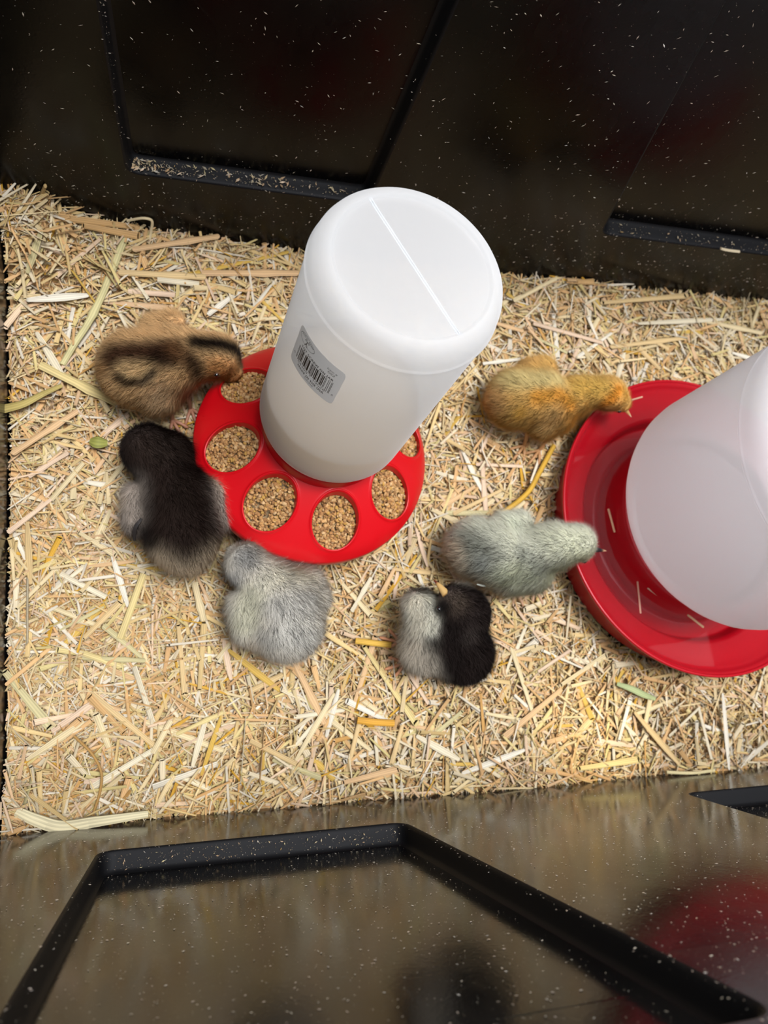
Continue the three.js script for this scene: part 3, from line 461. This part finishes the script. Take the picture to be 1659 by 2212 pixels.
makeChick({ label: 'brown and tan striped chick pecking feed at the left edge of the red feeder', seed: 1, grey: 0.12, base: [340, 800], color: '#bf9862', belly: '#d8b98f',
  blobs: [[292, 790, 36, 23, 372, 782, 40, 22], [345, 838, 28, 17], [405, 770, 44, 17, 462, 768, 46, 14.5], [476, 776, 42, 14.5, 498, 800, 34, 8.5], [345, 715, 34, 12, 372, 700, 36, 9], [300, 815, 34, 19]],
  head: [478, 776, 42], tail: [225, 810, 36], headR: 17, beak: [[504, 810, 31], [519, 828, 25], 6, '#b07848', '#d9b08c'], eyes: [[468, 804, 50]], lid: '#5a3a22',
  patches: [['#c39a62', 12, 0.8, 245, 735, 54, 330, 712, 58], ['#3c2313', 12, 1, 248, 765, 60, 300, 760, 64, 365, 755, 66], ['#24150b', 7, 0.9, 340, 770, 64, 372, 772, 64], ['#573719', 9, 0.85, 385, 755, 62, 420, 790, 58], ['#150c06', 7.5, 1.0, 425, 742, 60, 470, 742, 62, 505, 756, 54, 527, 778, 44], ['#2a1a0e', 5, 0.8, 415, 775, 60, 432, 800, 55], ['#c2a06a', 8, 0.8, 275, 800, 58, 320, 800, 60], ['#25160c', 3.6, 0.95, 258, 810, 56, 275, 824, 54, 310, 822, 56, 335, 802, 58], ['#b57d3b', 9, 0.85, 470, 800, 54, 505, 812, 42], ['#c9ab82', 14, 0.6, 350, 860, 40], ['#c58d72', 10, 0.7, 420, 862, 36], ['#a9773e', 6, 0.6, 228, 800, 45]],
  legs: [[375, 860, 20, 372, 905, 60], [405, 855, 20, 412, 880, 70]], legColor: '#9c6a50' });

makeChick({ label: 'dark brown-black chick with grey wings seen from behind, left of the feeder', seed: 2, base: [390, 1120], color: '#291b14', belly: '#c4aa86', strands: 112000, len: 8,
  blobs: [[384, 1075, 40, 22, 396, 1150, 38, 23.5], [320, 972, 46, 16.5], [368, 978, 44, 13.5], [345, 1000, 46, 15, 375, 1060, 44, 18], [300, 1075, 38, 10, 296, 1125, 36, 8], [462, 1065, 38, 11, 475, 1110, 36, 8], [402, 1185, 32, 15]],
  head: [325, 975, 46], tail: [405, 1230, 30], headR: 17, beak: [[284, 952, 36], [272, 944, 28], 6, '#2a221d', '#5a4a3c'], eyes: [],
  patches: [['#30221a', 16, 0.8, 320, 965, 62], ['#2e2119', 14, 0.8, 370, 970, 60], ['#22160f', 12, 0.8, 385, 1060, 66, 392, 1100, 66], ['#9a8a7a', 13.5, 1, 283, 1062, 46, 280, 1112, 44], ['#c6ae8e', 8, 0.85, 255, 1085, 36], ['#9b8a79', 13, 1, 478, 1045, 44, 494, 1125, 42], ['#c8b090', 8, 0.85, 505, 1075, 38, 462, 1018, 44], ['#2a1c15', 14, 0.85, 392, 1130, 62, 402, 1172, 56], ['#c4aa82', 14, 0.95, 345, 1215, 34, 400, 1240, 30, 470, 1200, 34], ['#1e1510', 5, 0.7, 300, 1130, 50, 330, 1165, 52]],
  quills: [['#1c1613', 3, 306, 1120, 50, 292, 1142, 47, 290, 1168, 42]], legs: [[360, 1180, 16, 362, 1195, 250], [430, 1170, 16, 432, 1185, 250]], legColor: '#4a3c34' });

makeChick({ label: 'fluffy pale blue-grey chick just below the red feeder with its head turned left', seed: 3, base: [610, 1320], color: '#d5ccb9', belly: '#d8c9aa', strands: 112000,
  blobs: [[612, 1300, 38, 24.5, 618, 1345, 36, 24.5], [575, 1255, 40, 16, 535, 1222, 40, 13.5], [528, 1212, 38, 12.5, 514, 1200, 33, 8], [540, 1310, 34, 14, 545, 1350, 32, 13], [660, 1262, 36, 12, 672, 1290, 36, 12]],
  head: [530, 1215, 38], tail: [640, 1425, 30], headR: 15, beak: [[510, 1196, 31], [499, 1184, 25], 5, '#191716', '#2a2422'], eyes: [],
  patches: [['#7c7a76', 12, 0.9, 530, 1205, 48], ['#8f8e8c', 8, 0.7, 505, 1250, 42], ['#c7c4a4', 12, 0.85, 545, 1290, 52, 528, 1340, 46], ['#cfc9b0', 11, 0.7, 580, 1255, 56, 655, 1240, 48], ['#aeaba2', 12, 0.75, 600, 1310, 64, 660, 1300, 60], ['#bfbdb4', 13, 0.7, 620, 1365, 58, 660, 1370, 54], ['#a29f95', 10, 0.6, 580, 1380, 52], ['#bca98a', 7, 0.7, 545, 1392, 36, 620, 1412, 32], ['#d6b8a8', 7, 0.5, 660, 1225, 44]],
  quills: [['#f0ecd8', 3, 540, 1365, 46, 552, 1385, 42, 562, 1398, 38], ['#5d6266', 3, 668, 1268, 50, 690, 1276, 44, 703, 1284, 38]], legs: [[590, 1390, 14, 588, 1400, 230], [650, 1390, 14, 652, 1398, 230]], legColor: '#8a8078' });

makeChick({ label: 'black-backed chick with cream chest standing in the straw, head turned up to the left', seed: 4, base: [968, 1390], color: '#291e1a', belly: '#d6c4a6', strands: 112000, len: 7,
  blobs: [[955, 1375, 36, 24, 1000, 1410, 34, 21], [930, 1355, 40, 18, 915, 1400, 32, 17], [992, 1350, 48, 19, 1002, 1325, 56, 17.5], [985, 1300, 59, 12.5], [908, 1310, 42, 12]],
  head: [998, 1310, 60], tail: [1040, 1470, 28], headR: 17, beak: [[958, 1277, 62], [937, 1252, 58], 7, '#b8955c', '#5e241d'], eyes: [[945, 1316, 62]], lid: '#14100e',
  patches: [['#d3cbb2', 14, 1, 895, 1310, 50, 900, 1360, 48], ['#cdbfa6', 13, 0.95, 885, 1405, 44, 915, 1445, 40], ['#a0937f', 8, 0.5, 930, 1430, 54], ['#211815', 9, 0.9, 975, 1370, 62, 985, 1440, 58], ['#211815', 6, 0.8, 935, 1378, 58], ['#e0dcc4', 5.5, 0.95, 930, 1290, 56, 938, 1335, 58, 928, 1360, 55], ['#cfc6ae', 6, 0.85, 985, 1252, 58, 1010, 1256, 58], ['#48392b', 11, 0.9, 985, 1300, 74], ['#151011', 6, 0.9, 955, 1310, 66], ['#4a3f38', 8, 0.55, 1010, 1370, 62], ['#a89a86', 7, 0.6, 950, 1465, 38]],
  legs: [[890, 1395, 18, 862, 1388, 195], [895, 1425, 18, 872, 1432, 165]], legColor: '#c98b62' });

makeChick({ label: 'yellow-orange chick leaning over the rim of the large red drinker', seed: 5, grey: 0.0, base: [1150, 865], color: '#fecf7a', belly: '#f4cf94',
  blobs: [[1115, 862, 36, 22, 1170, 865, 38, 22], [1200, 875, 38, 18, 1235, 862, 42, 14.5], [1255, 850, 45, 12.5, 1310, 846, 48, 11.5], [1322, 856, 47, 11.5, 1345, 872, 42, 6.5], [1180, 910, 32, 14, 1205, 905, 34, 11], [1150, 812, 36, 13, 1175, 800, 34, 10]],
  head: [1322, 856, 48], tail: [1050, 868, 34], headR: 14, beak: [[1348, 882, 41], [1364, 901, 38], 5.5, '#cf9f62', '#e2c49a'], eyes: [[1338, 890, 46]], lid: '#8a5a20',
  patches: [['#fbe8a6', 13, 0.85, 1105, 815, 58, 1205, 822, 60], ['#d8ae74', 9, 0.7, 1068, 850, 46, 1075, 880, 44], ['#d0a468', 6, 0.5, 1165, 775, 42, 1120, 790, 46], ['#d39a3c', 7.5, 0.85, 1165, 855, 62, 1215, 852, 62, 1235, 872, 56], ['#f6cf6a', 12, 0.7, 1260, 835, 60, 1300, 840, 58], ['#d1902e', 6, 0.85, 1335, 845, 58, 1315, 872, 56], ['#e2b656', 7, 0.7, 1345, 855, 52], ['#dfb97c', 14, 0.8, 1190, 915, 46], ['#d9a93a', 6, 0.5, 1130, 890, 54], ['#e8cf98', 5, 0.7, 1290, 892, 46, 1330, 893, 42]],
  legs: [[1195, 930, 22, 1160, 975, 130], [1140, 930, 22, 1128, 965, 130]], legColor: '#a87a4c' });

makeChick({ label: 'pale grey-green chick with a black-tipped beak drinking at the large red drinker', seed: 6, base: [1100, 1200], color: '#bcbca4', belly: '#caae8a', strands: 112000,
  blobs: [[1030, 1185, 36, 21.5, 1075, 1200, 38, 23], [1130, 1205, 38, 20, 1180, 1185, 44, 17], [1210, 1178, 47, 15.5, 1246, 1172, 48, 13], [1258, 1182, 44, 8.5], [1095, 1240, 32, 15, 1150, 1238, 34, 14], [1095, 1145, 36, 13, 1120, 1135, 36, 10]],
  head: [1250, 1178, 48], tail: [965, 1190, 34], headR: 16, beak: [[1283, 1187, 43], [1310, 1190, 38], 6, '#16181c', '#e0b48c'], eyes: [[1262, 1210, 46]], lid: '#6a6a55',
  patches: [['#7b7c6c', 15, 0.95, 1020, 1170, 58, 1050, 1200, 60], ['#8d9086', 9, 0.7, 1040, 1220, 54], ['#c5c8a8', 12, 0.9, 1085, 1245, 50, 1140, 1240, 50], ['#c2c6aa', 9, 0.8, 1115, 1135, 50], ['#90927f', 7, 0.75, 1130, 1190, 62, 1165, 1230, 56], ['#d9dab9', 13, 0.9, 1200, 1165, 64, 1250, 1172, 62], ['#b6b69a', 7, 0.7, 1240, 1215, 52, 1200, 1230, 50], ['#d8bc94', 10, 0.85, 972, 1185, 40, 995, 1250, 34, 1070, 1288, 28], ['#a9aa90', 6, 0.5, 1280, 1180, 52]],
  quills: [['#9a9c92', 1.6, 1030, 1262, 40, 1050, 1266, 38, 1068, 1266, 38]], legs: [[1110, 1260, 16, 1108, 1272, 60], [1150, 1258, 16, 1150, 1268, 60]], legColor: '#b08a6a' });

// ------------------------------------------------------------------ single straws and leaves that stand out
function stray(name, label, category, hex, width, thick, pts, wf, rough = 0.62) {
  const P = pts.map(([x, y, h]) => { const q = at(x, y, h / 1000); q.z = clamp(q.z, ZF + 0.002, ZN - 0.002); return q; }), c = P[0].clone(); P.forEach((p) => p.sub(c));
  const m = strawMat(rough); m.color.set(hex).multiplyScalar(0.85); const o = mesh(name, ribbon(P, width / 1000, thick / 1000, 24, 8, wf), m); o.position.copy(c); return tag(o, label, category);
}
const node = (t) => 1 + 0.25 * Math.exp(-(((t - 0.45) / 0.03) ** 2)) - 0.25 * t;
stray('loose_straw', 'golden straw stem with a bend, lying between the yellow chick and the grey-green chick', 'straw', '#d8a93f', 4.2, 3, [[1197, 962, 9], [1165, 1022, 11], [1142, 1062, 11], [1100, 1098, 10], [1056, 1125, 8]]);
stray('loose_straw', 'long pale green jointed straw stem lying above the brown striped chick', 'straw', '#d6ca92', 6, 3.4, [[268, 515, 14], [232, 610, 12], [195, 690, 9], [160, 745, 8], [135, 788, 7]], node);
stray('loose_straw', 'tan straw stem standing upright in the far left corner', 'straw', '#d7b67c', 3.4, 2.4, [[100, 360, 52], [90, 395, 40], [78, 432, 28]]);
stray('loose_straw', 'thin bent straw arched over the bedding near the far wall', 'straw', '#e8d3a6', 2.2, 1.6, [[275, 463, 20], [312, 453, 26], [328, 462, 24], [326, 500, 16], [318, 546, 8]]);
stray('loose_straw', 'olive straw leaf sticking out at the left wall', 'straw', '#b7a35f', 6.5, 1.2, [[4, 884, 12], [50, 872, 14], [90, 852, 13], [134, 832, 9]], (t) => 1 - 0.55 * t);
stray('loose_straw', 'broad creased cream straw blade lying along the near wall at left', 'straw', '#f0e2b6', 7, 1.4, [[35, 1752, 14], [80, 1772, 15], [130, 1786, 15], [200, 1776, 17], [320, 1758, 14]], (t) => 0.55 + 0.6 * Math.sin(Math.PI * (0.15 + 0.8 * t)));
stray('loose_straw', 'thin brown curved stem in the near left corner of the bedding', 'straw', '#b98f52', 1.8, 1.4, [[160, 1590, 8], [200, 1630, 11], [219, 1670, 12], [216, 1710, 11], [200, 1762, 9]]);
stray('hay_scrap', 'thin green leaf scrap on the straw below the large drinker', 'leaf', '#b2bc84', 5.5, 0.8, [[1333, 1477, 7], [1365, 1488, 9], [1390, 1500, 9], [1416, 1510, 7]], (t) => 0.35 + 0.65 * Math.sin(Math.PI * (0.1 + 0.8 * t)));
stray('hay_scrap', 'small round green leaf scrap on the straw left of the dark chick', 'leaf', '#9a9a4c', 8, 1.2, [[194, 952, 7], [210, 955, 9], [232, 957, 7]], (t) => 0.5 + 0.6 * Math.sin(Math.PI * t));
stray('loose_straw', 'short golden straw blade left of the black-backed chick', 'straw', '#dfb04a', 4.5, 1.6, [[768, 1384, 9], [800, 1388, 10], [845, 1393, 9]]);
stray('loose_straw', 'short orange-gold straw blade lying across the straw below the pale chicks', 'straw', '#dba13c', 5, 1.6, [[772, 1556, 9], [810, 1560, 10], [852, 1562, 8]]);
stray('loose_straw', 'forked pale straw sprig hanging over the near wall at right', 'straw', '#ead9a4', 2.6, 1.6, [[1440, 1668, 15], [1490, 1678, 18], [1525, 1690, 18], [1547, 1700, 16]]);
stray('loose_straw', 'pale straw chip lying on the right ledge of the far wall', 'straw', '#e6d3ae', 2.6, 1.4, [[1554, 512, 80], [1566, 524, 79], [1596, 531, 79]]);
function inWater(x, y) { // on the water surface of the tilted dish
  const n = V(0, 1, 0).applyQuaternion(waterQ), o = waterO.clone().addScaledVector(n, -0.0066), d = rayTo(x, y); return EYE.clone().addScaledVector(d, o.sub(EYE).dot(n) / d.dot(n));
}
function floating(label, hex, w, x0, y0, x1, y1) { const a = inWater(x0, y0), b = inWater(x1, y1), c = a.clone(); const m = strawMat(); m.color.set(hex); const o = mesh('floating_straw', ribbon([V(0, 0, 0), b.sub(a).multiplyScalar(0.5).add(V(0.0004, 0, 0)), b.clone().multiplyScalar(2)], w / 1000, w / 2000, 8, 7), m); o.position.copy(c); tag(o, label, 'straw'); }
floating('straw bit floating at the left of the drinker, above the others', '#e0b48c', 1.9, 1314, 1099, 1326, 1150);
floating('long thin straw floating in the drinker trough, lower left', '#d09a82', 1.6, 1377, 1256, 1382, 1325);
floating('short pale straw floating against the inner edge of the drinker trough', '#e3c0a4', 1.7, 1399, 1270, 1426, 1291);
floating('tan straw bit floating lowest in the drinker trough', '#e0b890', 2.0, 1485, 1328, 1518, 1355);
floating('tiny straw floating beside the beak of the yellow chick', '#dcae90', 1.4, 1364, 864, 1386, 857);
stray('loose_straw', 'fine straw lying on the feed in the lowest feeder hole', 'straw', '#d8b070', 1.0, 0.8, [[709, 1147, 39], [721, 1134, 40], [733, 1123, 40]]);
stray('loose_straw', 'thin curved straw hooked over the rim of the lowest feeder hole', 'straw', '#e8d2b0', 1.2, 1, [[768, 1157, 38], [776, 1150, 41], [782, 1132, 40]]);

// ------------------------------------------------------------------ straw dust on the walls
const WHITE = new THREE.Color(1, 0.98, 0.94);
function dust(name, label, n, seed, place, sizes, flat) {
  const r = rng(seed), geo = new THREE.OctahedronGeometry(1, 0), im = new THREE.InstancedMesh(geo, new THREE.MeshStandardMaterial({ roughness: 0.8 }), n);
  for (let i = 0; i < n; i++) { const p = place(r), L = lerp(sizes[0], sizes[1], r() ** 5); dummy.position.copy(p); dummy.rotation.order = 'XYZ'; flat ? dummy.rotation.set((r() - 0.5) * 0.6, r() * 6.28, (r() - 0.5) * 0.6) : dummy.rotation.set((r() - 0.5) * 0.3, (r() - 0.5) * 0.3, r() * 6.28); const w = Math.min(L * lerp(0.12, 0.45, r()), 0.0004 + (flat ? 0.0004 : 0)); flat ? dummy.scale.set(L, w * 0.6, w) : dummy.scale.set(L, w, w * 0.5); dummy.updateMatrix(); im.setMatrixAt(i, dummy.matrix); im.setColorAt(i, strawColor(r, col).lerp(WHITE, flat ? 0.1 : 0.4).multiplyScalar(seed === 42 ? 0.85 + 0.15 * r() : 0.5 + 0.45 * r())); }
  put(im, name); return tag(im, label, 'dust', null, 'stuff');
}
const wallDepth = (x, y, panels) => panels.some(([a, b, c, d, y0]) => y > y0 + 0.004 && x > lerp(a, c, (y - y0) / 0.32) + 0.004 && x < lerp(b, d, (y - y0) / 0.32) - 0.004) ? 0.012 : 0;
dust('straw_dust', 'pale straw dust specks stuck to the far black wall', 5200, 41, (r) => { const x = lerp(-0.12, 0.55, r()), y = r() < 0.3 ? lerp(0.015, 0.09, r()) : lerp(0.02, 0.32, r()); return V(x, y, ZF - wallDepth(x, y, [[-0.0425, 0.1235, -0.05, 0.1275, 0.0765], [0.3165, 0.66, 0.246, 0.68, 0.0765]]) + 0.0003); }, [0.00016, 0.0016], false);
dust('straw_dust', 'fine pale dust specks speckled over the near black wall', 17000, 42, (r) => { const x = lerp(-0.12, 0.5, r()), y = 0.02 + 0.34 * r(); return V(x, y, ZN + wallDepth(x, y, [[-0.0445, 0.1345, -0.0565, 0.172, 0.0785], [0.3465, 0.62, 0.339, 0.64, 0.0735]]) - 0.0003); }, [0.0001, 0.0009], false);
dust('straw_dust', 'dusty streak along the left panel edge of the far wall', 420, 46, (r) => V(-0.0445 + (r() - 0.5) * (r() - 0.5) * 0.012, lerp(0.1, 0.33, Math.sqrt(r())), ZF + 0.0003), [0.0001, 0.0008], false);
dust('ledge_litter', 'straw chips heaped on the left ledge of the far wall', 420, 43, (r) => V(lerp(-0.040, 0.118, r() ** 2.2), 0.0787, ZF - 0.0015 - r() * 0.0085), [0.0005, 0.0028], true);
dust('ledge_litter', 'straw chips on the right ledge of the far wall', 160, 44, (r) => V(lerp(0.322, 0.56, r()), 0.0787, ZF - 0.0015 - r() * 0.0085), [0.0004, 0.0018], true);
dust('ledge_litter', 'pale dust and chips on the ledge of the near wall', 340, 45, (r) => V(lerp(-0.043, 0.133, r()), 0.0808, ZN + 0.0015 + r() * 0.009), [0.00025, 0.0011], true);

scene.traverse((o) => { if (o.isMesh) { o.castShadow = true; o.receiveShadow = true; } });
renderer.render(scene, camera);
